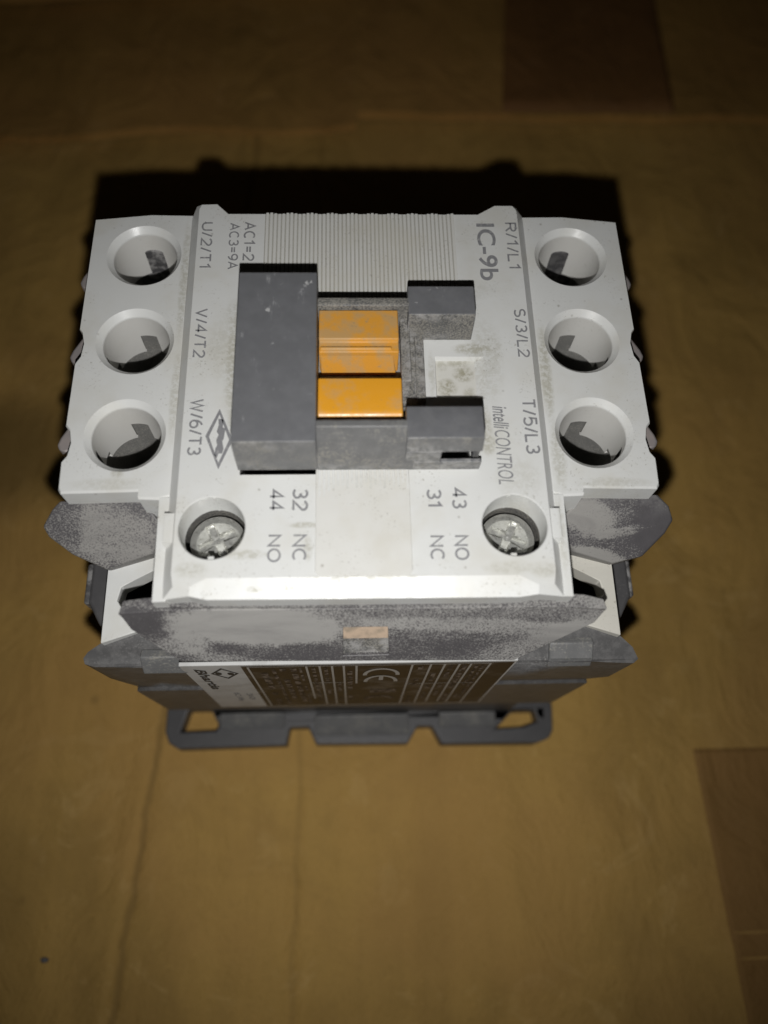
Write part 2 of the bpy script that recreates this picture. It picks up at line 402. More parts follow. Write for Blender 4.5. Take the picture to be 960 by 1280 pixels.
bm = NB()
fl = [(-29.8, -30.4, -13.7), (-33.7, -32.1, -14.2), (-35.4, -33.1, -14.7), (-36.1, -33.8, -15.3), (-35.9, -34.5, -15.5), (-34.6, -34.9, -15.5), (-32.2, -35.0, -15.4), (-28.9, -35.1, -15.4), (-22, -35.25, -15.5),
      (22, -35.35, -15.6), (30.0, -35.3, -15.5), (34.2, -35.5, -15.7), (35.6, -35.5, -15.9), (36.2, -35.0, -15.7), (35.4, -33.6, -14.9), (33.7, -32.2, -14.2), (30.2, -30.5, -13.6), (22, -27, -13.2), (-22, -27, -13.2)]
mid = [(x * .995, y + (.15 if y < -33 else 0), -26.6) for x, y, z in fl]
low = [(max(-32.7, min(33.2, x)), max(y, -34.9) + .1, -31.5) for x, y, z in fl]
led = [(max(-33.3, min(33.8, x * .99)), max(y, -34.9) - .35, -32.2) for x, y, z in fl]
led2 = [(max(-33.3, min(33.8, x * .99)), max(y, -34.9) - .35, -34.0) for x, y, z in fl]
bot = [(max(-33.4, min(33.5, x)), max(y, -34.9), -54.0) for x, y, z in fl]
add_rings(bm, [fl, mid, low, led, led2, bot], cap_bottom=True)
lowb = [(-28.8, -32.6), (29.3, -33.6), (29.3, -24), (-28.8, -24)]
add_rings(bm, [at_z(lowb, -53.5), at_z(lowb, -75)], cap_bottom=True)
lower = finish('front_body', bm, M['flange'], dev, angle=25, bevel=.5)
for s, (a, b, c) in ((-1, (-28.6, -22.9, -34.4)), (1, (24.2, 30.0, -33.4))):
    bm = NB(); add_prism_yz(bm, [(c + .3, -13.9), (-34.9, -15.0), (-35.7, -16.6), (-35.0, -18.2), (-33.0, -18), (c + 1.5, -14.5)], a, b)
    finish('tab', bm, M['gray_front'], lower, bevel=.2)

bm = NB()
pl = [(-38.2, -31.6), (-38.3, -36.2), (-37.4, -38.4), (-35.6, -39.5), (-14.6, -39.2), (-14.0, -35.8), (-10.4, -35.8), (-8.9, -39.1), (9.2, -39.3), (11.2, -36.1), (14.0, -36.1),
      (15.8, -39.6), (34.5, -39.8), (37.2, -38.9), (38.1, -37.4), (38.4, -33.1), (37.5, -27), (-37.4, -27)]
h1 = [(-35.4, -36.4), (-34.0, -32.0), (-29.6, -32.0), (-27.9, -35.2), (-28.4, -36.2)]
h2 = [(26.6, -37.0), (30.4, -33.4), (34.8, -33.4), (35.2, -35.7), (31.5, -36.8)]
add_rings(bm, [at_z(pl, -74), at_z(pl, -78.57)], [[at_z(h, -74), at_z(h, -78.57)] for h in (h1, h2)])
finish('foot_plate', bm, M['dark'], dev, bevel=.35)
bm = NB()
add_prism_yz(bm, [(-33.2, -72), (-36.0, -73.9), (-36.0, -74.6), (-33, -74.6)], -27.6, -15)
add_prism_yz(bm, [(-33.8, -72), (-36.4, -73.9), (-36.4, -74.6), (-33, -74.6)], 15.4, 26.6)
add_prism_yz(bm, [(-34.0, -71.5), (-37.6, -73.8), (-37.6, -74.6), (-33, -74.6)], -9.0, 9.4)
finish('foot_rib', bm, M['gray_front'], dev, bevel=.3)

# ---- dusty front shelf with its window
n_off = (0, 1.6, -.9)      # inward
def slope(y): return -4.2 + (y + 31.0) * (8 / 4.5)
sp = [(-28.8, -31.0), (-27.9, -32.3), (-22.9, -35.2), (19.0, -35.6), (28.1, -32.3), (29.1, -31.2), (24, -30.9), (-24, -30.7)]
wn = [(-2.6, -32.4), (2.8, -32.4), (3.05, -34.85), (-2.65, -34.9)]
bm = NB()
T3 = lambda p: (p[0], p[1], slope(p[1]))
off = lambda q, k=1.: (q[0], q[1] + n_off[1] * k, q[2] + n_off[2] * k)
add_rings(bm, [[T3(p) for p in sp], [off(T3(p)) for p in sp]], [[[T3(p) for p in wn], [off(T3(p), .8) for p in wn]]])
# flat tab strip above the slope
top = [(-28.5, -29.4), (-28.9, -31.05), (-24, -30.75), (24, -30.95), (29.1, -31.25), (28.8, -30.0), (26.5, -29.4), (24, -29.2), (24, -24), (-24, -24), (-24, -29.0), (-26, -29.1)]
add_rings(bm, [at_z(top, -3.95), at_z(top, -6.8)], cap_bottom=True)
shelf = finish('front_shelf', bm, M['shelf'], dev, smooth=False, bevel=.14)
bm = NB()
add_solid(bm, [off(T3((-2.7, -32.3)), .30), off(T3((2.9, -32.3)), .30), off(T3((2.95, -33.65)), .30), off(T3((-2.65, -33.65)), .30)], (0, 2.0, -1.2))
finish('latch', bm, M['beige'], shelf, bevel=.08)
bm = NB()
add_solid(bm, [off(T3((-2.7, -33.8)), .26), off(T3((2.95, -33.8)), .26), off(T3((3.2, -35.0)), .26), off(T3((-2.8, -35.0)), .26)], (0, 2.0, -1.2))
finish('latch_bed', bm, M['gray_fine'], shelf)

# ---- rating label on the front face
YL = -35.55
def lab(bm, x0, x1, z0, z1, dy=0.0):
    v = [bm.verts.new(W(x, YL - dy, z)) for x, z in ((x0, z0), (x1, z0), (x1, z1), (x0, z1))]
    bm.faces.new(v)
bm = NB(); add_box(bm, -23.3, 19.6, YL, YL + .5, -47.5, -12.6)
label = finish('rating_label', bm, M['paper'], dev, bevel=.06)
bm = NB(); lab(bm, -15.7, 19.3, -47.0, -13.3, .02); finish('print_field', bm, M['label_dark'], label, smooth=False)
bm = NB()
for x, za, zb in ((-14.9, -13.9, -46.6), (-7.45, -14, -40), (-5.75, -14, -46), (-4.15, -14, -46), (-2.65, -14, -46.5), (-1.0, -14, -27), (6.2, -14, -46.5), (8.6, -14, -46), (10.4, -14, -45),
                  (12.3, -14, -45), (13.8, -14, -46), (16.3, -14, -47)):
    lab(bm, x - .14, x + .14, zb, za, .04)
for x0, x1, z in ((-14.9, 16.4, -13.9), (-7.4, -2.7, -26), (6.2, 16, -28)): lab(bm, x0, x1, z - .12, z + .12, .045)
finish('print_line', bm, M['label_line'], label, smooth=False)['kind'] = 'stuff'
bm = NB(); r2 = random.Random(8)
for x, wdt in ((-13.2, .9), (-11.8, .5), (-10.6, .8), (-9.2, .8), (-8.3, .35), (-6.6, .5), (-5.0, .5), (-3.4, .5), (-1.9, .7), (7.4, .7), (9.5, .6), (11.3, .6), (13.1, .6), (14.7, .4), (15.5, .4)):
    z = -15.2
    while z > -44:
        ln = r2.uniform(1.4, 4.2)
        if r2.random() < .72: lab(bm, x - wdt / 2, x + wdt / 2, max(z - ln, -46), z, .05)
        z -= ln + r2.uniform(.5, 1.6)
for k in range(6):
    lab(bm, 1.0 - .0, 5.0, -33.2 - k * .0 - 2.2, -32.2, .05 + k * .001)
    break
finish('print_row', bm, M['label_faint'], label, smooth=False)['kind'] = 'stuff'
def arc(bm, cx, zc, rx, rz, th, tick=False):
    n = 14; o_ = []; i_ = []
    for k in range(n + 1):
        a = math.pi * (k / n) * 1.06 - .03 * math.pi
        o_.append(bm.verts.new(W(cx + rx * math.cos(a), YL - .06, zc + rz * math.sin(a))))
        i_.append(bm.verts.new(W(cx + (rx - th) * math.cos(a), YL - .06, zc + (rz - th * 1.5) * math.sin(a))))
    for k in range(n): bm.faces.new((o_[k], o_[k + 1], i_[k + 1], i_[k]))
    if tick:
        v = [bm.verts.new(W(cx + x, YL - .062, zc + z)) for x, z in ((-.3, rz - .7), (.3, rz - .7), (.3, rz * .2), (-.3, rz * .2))]
        bm.faces.new(v)
bm = NB(); arc(bm, 2.35, -20.4, 2.5, 4.4, .55); arc(bm, 2.4, -25.4, 2.4, 4.4, .55, True)
finish('lettering', bm, M['label_line'], label, smooth=False)
bm = NB(); arc(bm, 2.6, -41.5, 2.4, 3.2, .7)
finish('print_mark', bm, M['label_faint'], label, smooth=False)
bm = NB()
for k, sc_ in enumerate((1.0, .80)):       # diamond outline on the label
    pass
def frame_poly(bm, P, Q):
    a = [bm.verts.new(W(*p)) for p in P]; b = [bm.verts.new(W(*p)) for p in Q]
    for i in range(len(a)):
        j = (i + 1) % len(a); bm.faces.new((a[i], a[j], b[j], b[i]))
dz = lambda k: [(-18.3 + 1.72 * k * c, YL - .03, -18.2 + 3.9 * k * s) for c, s in ((1, .25), (0, 1), (-1, -.25), (0, -1))]
dz = lambda k: [(-18.35 + 1.85 * k * c, YL - .03, -18.0 + 3.7 * k * s) for c, s in ((1, 0), (0, 1), (-1, 0), (0, -1))]
frame_poly(bm, dz(1.0), dz(.78))
for (cx, cz, a, b) in ((-19.15, -17.9, .45, 1.0), (-17.6, -18.2, .45, 1.0)):
    bm.faces.new([bm.verts.new(W(cx + a * math.cos(k), YL - .032, cz + b * math.sin(k))) for k in [i * math.pi / 4 for i in range(8)]])
finish('emblem', bm, M['ink_dark'], label, smooth=False)

def text_mesh(body, bold=0.0, shear=0.0):
    cu = bpy.data.curves.new('t', 'FONT'); cu.body = body; cu.offset = bold; cu.shear = shear; cu.resolution_u = 5
    o = bpy.data.objects.new('t', cu); COL.objects.link(o)
    dg = bpy.context.evaluated_depsgraph_get(); me = bpy.data.meshes.new_from_object(o.evaluated_get(dg))
    bpy.data.objects.remove(o); bpy.data.curves.remove(cu)
    return me
def lettering(body, x0, x1, y0, y1, parent, mat, bold=0.0, shear=0.0, z=0.045, plane='top'):
    """text read from the back edge towards the front, tops of the letters to the right"""
    me = text_mesh(body, bold, shear)
    xs = [v.co.x for v in me.vertices]; ys = [v.co.y for v in me.vertices]
    ax, bx_ = min(xs), max(xs); ay, by_ = min(ys), max(ys)
    for v in me.vertices:
        u = (v.co.x - ax) / (bx_ - ax); w = (v.co.y - ay) / (by_ - ay)
        if plane == 'top': v.co = W(x0 + (x1 - x0) * w, y1 + (y0 - y1) * u, z)
        else: v.co = W(x0 + (x1 - x0) * w, YL - z, y1 + (y0 - y1) * u)
    me.name = 'lettering'; me.materials.clear(); me.materials.append(mat)
    o = bpy.data.objects.new('lettering', me); COL.objects.link(o); o.parent = parent
    return o
lettering('Bhartia', -21.9, -20.5, -30, -14.8, label, M['ink_dark'], .03, .25, .03, 'front')
lettering('IC-9b', -19.4, -18.5, -41, -33.5, label, M['ink'], .02, 0, .03, 'front')
lettering('30', -17.6, -16.7, -40, -34, label, M['ink'], .02, 0, .03, 'front')

# ---- white cover
HOLES = [(s * 29.6, y) for s in (-1, 1) for y in (18.9, 5.05, -8.75)]
bm = NB()
def wing(s):
    P = [(-22.8, -17.0), (-22.8, 26.0), (-29.1, 26.1), (-36.9, 25.2), (-37.0, 6.9), (-36.6, 6.4), (-36.2, 4.6), (-36.4, 2.6), (-37.0, 1.5), (-37.05, -7.4), (-36.5, -8.1), (-36.15, -10), (-36.4, -11.8), (-37.0, -12.7),
         (-36.9, -16.1), (-36.6, -16.6), (-27.2, -16.4), (-27.2, -17.4), (-24.7, -17.5)]
    P = [(s * -x, y) for x, y in P]
    if s > 0: P = P[::-1]
    ins = []
    cx = s * 30; cy = 5
    for x, y in P:
        ins.append((x + (cx - x) / 60, y + (cy - y) / 90))
    hs = []
    for hx, hy in HOLES:
        if hx * s > 0:
            hs.append([circ(hx, hy, 5.08, -1.5), circ(hx, hy, 4.36, -2.3), circ(hx, hy, 4.3, -2.5)])
    dep = [(x, y, -13.5 if (abs(x) < 27.5 and y < -16.9) else -4.95) for x, y in P]
    add_rings(bm, [at_z(ins, -1.5), at_z(P, -1.78), dep], hs)
    # narrow rim in front of the wing, with its side wall
    rim = [(s * 24.65, -17.3), (s * 24.45, -30.35), (s * 22.9, -30.3), (s * 22.9, -17.3)]
    if s < 0: rim = rim[::-1]
    add_rings(bm, [at_z(rim, -1.46), at_z(rim, -6)])
    rim2 = [(s * 24.55, -17.4), (s * 24.35, -30.0), (s * 23.4, -30.0), (s * 23.4, -17.4)]
    add_rings(bm, [at_z(rim2, -3.4), at_z(rim2, -13.2)])
    blk = [(s * 27.1, -17.2), (s * 22.9, -17.2), (s * 22.9, -14), (s * 27.1, -14)]
    add_rings(bm, [at_z(blk, -4.4), at_z(blk, -13.6)])
for s in (-1, 1): wing(s)
# raised centre strip: outline at the top and at the foot of its bevels
topP = [(-22.2, 24.9), (-22.2, 25.6), (-21.9, 26.4), (-19.8, 26.5), (-18.2, 24.8), (16.7, 24.9), (19.2, 26.5), (21.7, 26.5), (22.2, 25.8), (22.25, 25.0),
        (22.3, -27.6), (22.0, -29.2), (20.2, -29.3), (18.0, -28.1), (-18.1, -28.0), (-20.0, -29.0), (-21.9, -29.0), (-22.2, -27.4)]
lowP = [(-23.45, 24.9), (-23.45, 25.3), (-22.7, 26.6), (-19.7, 26.65), (-18.1, 24.95), (16.6, 25.05), (19.1, 26.65), (22.4, 26.65), (23.35, 25.9), (23.4, 25.0),
        (23.4, -28.0), (23.35, -30.35), (20.2, -30.2), (18.0, -30.55), (-18.1, -30.4), (-20.2, -29.9), (-23.3, -30.1), (-23.4, -28.0)]
zl = [-1.5] * 4 + [-.25] * 2 + [-1.5] * 5 + [-1.5, -.8, -.66, -.64, -.8, -1.5, -1.5]
zl[4] = zl[5] = -.2; zl[3] = zl[6] = -.3; zl[2] = -.6; zl[7] = -.6
mid1 = [(x, y, z) for (x, y), z in zip(lowP, zl)]
low1 = [(x, y, -3.3) for (x, y) in lowP]
SCREWS = [(-17.9, -21.8), (18.0, -21.8)]
hs = [[circ(x, y, 4.02, 0), circ(x, y, 3.9, -.14), circ(x, y, 3.85, -4.1)] for x, y in SCREWS]
pk = [(9.45, -4.55), (15.9, -4.6), (15.9, 1.55), (9.5, 1.6)]
pkb = [(9.6, -4.4), (14.7, -4.45), (14.7, 1.35), (9.65, 1.4)]
hs.append([at_z(pk, 0), at_z(pkb, -.75)])
CUT = [[(9.35, -13.95), (13.2, -13.95), (13.2, -10.9), (9.35, -10.9)], [(-14.9, -15.05), (-5.7, -15.05), (-5.7, -12.6), (-14.9, -12.6)]]
for q in CUT: hs.append([at_z(q, 0), at_z(q, -1.0)])
add_rings(bm, [at_z(topP, 0), mid1, low1], hs)
add_rings(bm, [at_z([(x, y) for x, y in pkb], -.75), at_z(pkb, -.8)])
for x0, x1, y0, y1 in ((-23.55, -21.9, -23.8, -19.6), (21.95, 23.6, -23.7, -19.4)):
    add_prism_yz(bm, [(y0, -1.3), (y0 + .25, -.22), (y1 - .25, -.22), (y1, -1.3)], x0, x1)
cover = finish('cover', bm, M['white'], dev, angle=12, label='white plastic top cover')
for q in CUT:
    b2 = NB(); add_rings(b2, [at_z(q, -14), at_z(q, -.95)])
    finish('slot_well', b2, M['dark'], dev, smooth=False)
# pocket fill with its grime
bm = NB(); bm.faces.new([bm.verts.new(W(*p)) for p in at_z([(9.55, -4.45), (14.75, -4.5), (14.75, 1.4), (9.6, 1.45)], -.74)])
finish('pocket_floor', bm, M['pocket'], cover, smooth=False)

# fine grip ribs behind the slide, and the centre panel in front
bm = NB(); pitch = .56; x = -13.0
while x < 12.9:
    a, b = x + .05, x + pitch - .05
    y1 = 24.85 + .12 * math.sin(x * 9)
    prof = [(a, -.05), (a + .05, .14), (b - .05, .14), (b, -.05)]
    f_ = [bm.verts.new(W(px, y1, pz)) for px, pz in prof]; k_ = [bm.verts.new(W(px, 6.0, pz)) for px, pz in prof]
    for i in range(3): bm.faces.new((f_[i], f_[i + 1], k_[i + 1], k_[i]))
    bm.faces.new(f_); x += pitch
finish('grip_ribs', bm, M['panel'], cover, smooth=False)['kind'] = 'stuff'
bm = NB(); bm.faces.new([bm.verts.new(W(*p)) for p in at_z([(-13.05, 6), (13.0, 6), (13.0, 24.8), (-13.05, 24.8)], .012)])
finish('groove_floor', bm, M['groove'], cover, smooth=False)['kind'] = 'stuff'  # one darker sheet that shows as thin lines between the ribs
bm = NB()
cp = [(-5.75, -14.0), (5.6, -14.0), (5.6, -27.5), (5.2, -27.95), (-5.3, -27.95), (-5.75, -27.5)]
cpi = [(x * .985, y * .997 if y < -20 else y) for x, y in cp]
add_rings(bm, [at_z(cpi, .10), at_z(cp, -.02)])
panel = finish('centre_panel', bm, M['panel'], cover, angle=20)
bm = NB(); x = -5.5
while x < 5.3:
    ln = -16.2 - 1.0 * abs(math.sin(x * 2.1)) - (1.2 if x < -4 else 0)
    prof = [(x, .09), (x + .1, .2), (x + .3, .2), (x + .4, .09)]
    f_ = [bm.verts.new(W(px, -14.2, pz)) for px, pz in prof]; k_ = [bm.verts.new(W(px, ln, .095 if pz > .1 else pz)) for px, pz in prof]
    for i in range(3): bm.faces.new((f_[i], f_[i + 1], k_[i + 1], k_[i]))
    x += .56
finish('grip_ribs', bm, M['white'], panel, smooth=False)['kind'] = 'stuff'

def arcp(cx, cy, rx, ry, a0, a1, n=12):
    return [(cx + rx * math.cos(math.radians(a0 + (a1 - a0) * i / n)), cy + ry * math.sin(math.radians(a0 + (a1 - a0) * i / n))) for i in range(n + 1)]
GL = {   # centre lines of plain engraved capitals and figures in a box one unit high: (width, strokes)
    'U': (.62, [[(0, 1), (0, .31)] + arcp(.31, .31, .31, .31, 180, 360) + [(.62, 1)]]), '/': (.30, [[(0, -.02), (.30, 1.02)]]),
    'T': (.60, [[(0, 1), (.60, 1)], [(.30, 1), (.30, 0)]]), 'V': (.66, [[(0, 1), (.33, 0), (.66, 1)]]), 'L': (.50, [[(0, 1), (0, 0), (.50, 0)]]),
    'W': (.92, [[(0, 1), (.23, 0), (.46, 1), (.69, 0), (.92, 1)]]), 'N': (.60, [[(0, 0), (0, 1), (.60, 0), (.60, 1)]]),
    'O': (.70, [arcp(.35, .5, .35, .5, 90, 450, 28)]), 'C': (.62, [arcp(.35, .5, .35, .5, 50, 310, 22)]),
    'A': (.66, [[(0, 0), (.33, 1), (.66, 0)], [(.12, .32), (.54, .32)]]), '=': (.50, [[(0, .62), (.50, .62)], [(0, .34), (.50, .34)]]),
    'R': (.60, [[(0, 0), (0, 1), (.34, 1)] + arcp(.34, .75, .25, .25, 90, -90) + [(0, .5)], [(.30, .5), (.60, 0)]]),
    'S': (.58, [arcp(.29, .755, .27, .245, 30, 265, 14) + arcp(.29, .255, .29, .255, 88, -145, 16)]),
    '1': (.34, [[(0, .78), (.24, 1), (.24, 0)]]), '2': (.56, [arcp(.28, .73, .27, .27, 165, -25, 14) + [(0, 0), (.56, 0)]]),
    '3': (.54, [arcp(.26, .755, .245, .245, 150, -90, 14), arcp(.26, .26, .28, .26, 90, -150, 16)]),
    '4': (.60, [[(.44, 0), (.44, 1), (0, .28), (.60, .28)]]), '5': (.55, [[(.50, 1), (.08, 1), (.03, .52)] + arcp(.26, .32, .29, .32, 125, -145, 18)]),
    '6': (.56, [arcp(.28, .31, .28, .31, 0, 360, 24), [(.01, .36)] + arcp(.40, .40, .395, .60, 175, 95, 8)]),
    '9': (.56, [arcp(.28, .69, .28, .31, 0, 360, 24), [(.55, .64)] + arcp(.16, .60, .395, .60, -5, -85, 8)]),
}
def stroke_text(body, x0, x1, y0, y1, parent, mat, th=.13, z=.045):
    segs = []; pen = 0
    for ch in body:
        w, st = GL[ch]
        for q in st: segs.append([(pen + px, py) for px, py in q])
        pen += w + .22
    tot = pen - .22
    sy = (y1 - y0 - th * 1.6) / tot; sx = (x1 - x0)
    hw = th * sx / 2
    bm = NB(); zk = z
    for q in segs:
        P = [Vector((x0 + hw + py * (sx - 2 * hw), y1 - hw - px * sy)) for px, py in q]
        closed = (P[0] - P[-1]).length < 1e-6
        if closed: P = P[:-1]
        n = len(P); L_ = []; R_ = []
        for i in range(n):
            a = P[i - 1] if (i or closed) else None; b = P[(i + 1) % n] if (i < n - 1 or closed) else None
            d0 = (P[i] - a).normalized() if a is not None else None; d1 = (b - P[i]).normalized() if b is not None else None
            if d0 is None: d0 = d1
            if d1 is None: d1 = d0
            tn = (d0 + d1)
            tn = tn.normalized() if tn.length > 1e-4 else d0
            nrm = Vector((-tn.y, tn.x)); k = hw / max(.45, nrm.dot(Vector((-d0.y, d0.x))))
            e = Vector((0, 0))
            L_.append(bm.verts.new(W(*(P[i] + nrm * k), zk))); R_.append(bm.verts.new(W(*(P[i] - nrm * k), zk)))
        for i in range(n if closed else n - 1):
            j = (i + 1) % n; bm.faces.new((L_[i], L_[j], R_[j], R_[i]))
        zk += .0012
    return finish('lettering', bm, mat, parent, smooth=False)
TXT = [('U/2/T1', -21.7, -20.1, 15.4, 23.3), ('AC3=9A', -17.9, -16.5, 15.3, 23.2), ('AC1=2', -15.9, -14.3, 16.7, 23.4), ('V/4/T2', -21.6, -20.0, 1.4, 9.0),
       ('W/6/T3', -21.4, -19.7, -12.4, -4.6), ('R/1/L1', 20.3, 22.0, 15.4, 23.5), ('S/3/L2', 20.4, 22.0, 1.4, 9.0), ('T/5/L3', 20.2, 22.0, -12.5, -4.7),
       ('32', -8.5, -6.6, -19.8, -16.9), ('44', -11.3, -9.5, -19.8, -17.0), ('NC', -8.4, -6.75, -26.1, -22.8), ('NO', -11.3, -9.7, -26.2, -22.8),
       ('31', 7.6, 9.4, -19.6, -17.1), ('43', 10.6, 12.4, -19.7, -17.0), ('NC', 7.7, 9.4, -26.2, -23.1), ('NO', 10.6, 12.3, -26.2, -23.1)]
for body_, a, b, c_, d in TXT: stroke_text(body_, a, b, c_, d, cover, M['ink'], .15)
lettering('IC-9b', 16.3, 18.9, 13.6, 23.3, cover, M['ink'], .016)
lettering('intelli', 16.4, 18.35, -9.0, -5.8, cover, M['ink'], .012, .2)
lettering('CONTROL', 16.45, 18.35, -16.6, -9.2, cover, M['ink'], 0, .15)
# diamond emblem beside the slide
bm = NB()
D = [(-17.75, -6.0), (-15.95, -10.4), (-17.5, -14.3), (-19.3, -9.8)]
cx = sum(p[0] for p in D) / 4; cy = sum(p[1] for p in D) / 4
frame_poly(bm, [(x, y, .045) for x, y in D], [(cx + (x - cx) * .74, cy + (y - cy) * .80, .045) for x, y in D])
blob = [(-17.85, -7.4), (-17.2, -7.5), (-17.25, -8.6), (-16.9, -8.8), (-17.05, -10.2), (-17.2, -10.5), (-17.0, -11.6), (-17.15, -12.2), (-17.6, -12.2), (-17.75, -12.8), (-18.05, -12.4),
        (-18.0, -11.5), (-17.8, -11.1), (-17.95, -10.4), (-17.7, -9.6), (-17.95, -9.2), (-17.75, -8.3)]
vs = [bm.verts.new(W(x, y, .045)) for x, y in blob]
for tri in tessellate_polygon([[v.co for v in vs]]): bm.faces.new([vs[i] for i in tri])
finish('emblem', bm, M['ink'], cover, smooth=False)

# ---- terminal wells
def well(cx, cy, s):
    bm = NB(); n = 120
    for i in range(n):
        a0, a1 = 2 * math.pi * i / n, 2 * math.pi * (i + 1) / n
        am = (a0 + a1) / 2; xm = 4.3 * math.cos(am); back_ = math.sin(am) > 0
        sn = math.sin(am)
        lo = -10.4 if sn > .3 else (-8.9 if sn > -.19 else -4.0)
        if back_ and abs(xm + s * .15) < 1.12: lo = -6.6
        q = [(a0, -2.5), (a1, -2.5), (a1, lo), (a0, lo)]
        bm.faces.new([bm.verts.new(W(cx + 4.3 * math.cos(a), cy + 4.3 * math.sin(a), z)) for a, z in q])
        q = [(4.3, a0), (4.3, a1), (4.75, a1), (4.75, a0)]
        bm.faces.new([bm.verts.new(W(cx + r * math.cos(a), cy + r * math.sin(a), lo)) for r, a in q])
    bmesh.ops.remove_doubles(bm, verts=bm.verts, dist=1e-6)
    w = finish('terminal_well', bm, M['well'], dev, smooth=False)
    bm = NB()
    top = circ(cx, cy + .2, 4.95, -3.0, 40); bot = circ(cx, cy + .2, 4.95, -22, 40)
    vs_ = [[bm.verts.new(W(*p)) for p in r] for r in (top, bot)]
    for i in range(40):
        j = (i + 1) % 40; bm.faces.new((vs_[0][i], vs_[0][j], vs_[1][j], vs_[1][i]))
    bm.faces.new(vs_[1])
    finish('well_lining', bm, M['lining'], w, angle=40)
    # slotted clamp screw at the bottom of the well
    bm = NB()
    add_rings(bm, [circ(cx, cy, 3.0, -20.2, 28), circ(cx, cy, 3.4, -20.6, 28), circ(cx, cy, 3.4, -22, 28)])
    finish('clamp_screw', bm, M['zinc'], w)
for hx, hy in HOLES: well(hx, hy, 1 if hx > 0 else -1)
# clamp ends peeping out of the sides
for s in (-1, 1):
    for y in (18.7, 6.5, -6.7):
        bm = NB()
        ps = [(s * 35.2, y - 1.6), (s * 38.0, y - 2.6), (s * 38.9, y - 2.3), (s * 39.3, y - 1.5), (s * 39.0, y - .5), (s * 38.2, y + 1.0), (s * 37.4, y + 2.6), (s * 35.2, y + 3.4)]
        if s > 0: ps = ps[::-1]
        add_rings(bm, [at_z(ps, -5.2), at_z(ps, -9.5)], cap_bottom=True)
        finish('clamp_plate', bm, M['lug'], dev, angle=60, bevel=.35)

# ---- auxiliary terminal screws
def screw(cx, cy, rot):
    bm = NB(); nr, na = 44, 120; R_ = 3.5
    rows = []
    ca, sa = math.cos(rot), math.sin(rot)
    for i in range(nr + 1):
        r = R_ * i / nr; row = []
        for k in range(na):
            a = 2 * math.pi * k / na; x, y = r * math.cos(a), r * math.sin(a)
            z = -4.45 - 0.95 * (r / R_) ** 2 - (.35 if i == nr else 0)
            u, v = x * ca + y * sa, -x * sa + y * ca
            cross = max(min(1, (.56 - abs(u)) / .10) * (abs(v) < 2.35), min(1, (.56 - abs(v)) / .10) * (abs(u) < 2.35), 0)
            z -= cross * (1.5 - .38 * r)
            row.append(bm.verts.new(W(cx + x, cy + y, z)))
        rows.append(row)
    bm.faces.new(rows[1][:])
    for i in range(1, nr):
        for k in range(na):
            j = (k + 1) % na; bm.faces.new((rows[i][k], rows[i][j], rows[i + 1][j], rows[i + 1][k]))
    for v in rows[0]: bm.verts.remove(v)
    edge = [bm.verts.new(W(cx + R_ * 1.0 * math.cos(2 * math.pi * k / na), cy + R_ * math.sin(2 * math.pi * k / na), -7.2)) for k in range(na)]
    for k in range(na):
        j = (k + 1) % na; bm.faces.new((rows[nr][k], rows[nr][j], edge[j], edge[k]))
    o = finish('terminal_screw', bm, M['zinc'], dev, angle=50)
    bm = NB()
    vs_ = [[bm.verts.new(W(*p)) for p in circ(cx, cy, 4.12, z, 40)] for z in (-3.6, -12)]
    for i in range(40):
        j = (i + 1) % 40; bm.faces.new((vs_[0][i], vs_[0][j], vs_[1][j], vs_[1][i]))
    bm.faces.new(vs_[1])
    finish('screw_well', bm, M['gray_fine'], o)
screw(-17.95, -21.75, math.radians(28)); screw(18.0, -21.75, math.radians(-27))
for cx, x in ((-17.95, .15), (18.0, -.4)):
    bm = NB()
    add_box(bm, cx + x - .12, cx + x + .12, -21.75 + 3.7, -21.75 + 3.84, -4.05, -.2)
    finish('well_ridge', bm, M['white'], cover, smooth=False)
    bm = NB(); add_box(bm, cx + x - .35, cx + x + .35, -21.75 - 3.95, -21.75 - 3.55, -1.2, -.25)
    finish('well_notch', bm, M['white'], cover, smooth=False)

# ---- lower white decks and dusty side hoods
for s in (-1, 1):
    bm = NB()
    P = [(33.4, -32.4), (33.5, -19), (23.0, -19), (23.0, -28.5), (28.8, -30.9)]
    hole = [(27.2, -22.6), (29.9, -24.1), (31.5, -25.0), (31.9, -26.9), (28.5, -29.0), (26, -27.5), (25.2, -24)]
    P = [(s * x, y) for x, y in P]; hole = [(s * x, y) for x, y in hole]
    add_rings(bm, [at_z(P, -13.0), at_z(P, -21.5)], [[at_z(hole, -13.0), at_z(hole, -16.0)]])
    finish('side_deck', bm, M['white_dirty'] if s > 0 else M['white'], dev, bevel=.15)
    bm = NB()
    if s < 0: Hp = [(-37.9, -16.1), (-39.0, -17.0), (-40.4, -18.7), (-39.9, -19.7), (-37.3, -21.5), (-33.2, -23.1), (-26.9, -21.5), (-24.9, -19.5), (-25.6, -18.4), (-27.6, -16.2)]
    else: Hp = [(38.0, -16.0), (39.6, -17.2), (40.4, -18.7), (39.6, -20.0), (37.0, -22.4), (33.1, -23.1), (27.6, -21.8), (25.2, -19.9), (25.8, -18.2), (28.0, -16.1)]
    zz = lambda y: -5.1 + (y + 16.2) * .9375 + (.35 * (-16.2 - y) * (y + 23.2) / 12.25)
    ring = [(x, y, zz(y)) for x, y in Hp]
    inner = [(x * .985 + s * 33 * .015, y + (-.25 if y > -17 else .1), zz(y) + .0) for x, y in Hp]
    low_ = [(x - s * .9 * (abs(x) > 34), y + 1.4, zz(y) - 7.0) for x, y in Hp]
    bm2 = bm
    # surface as a fan of strips, sunk slightly along its outer border
    add_rings(bm2, [ring, low_], cap_bottom=True)
    finish('side_hood', bm2, M['hood'], dev, bevel=.32, label='grey side hood caked with pale dust')

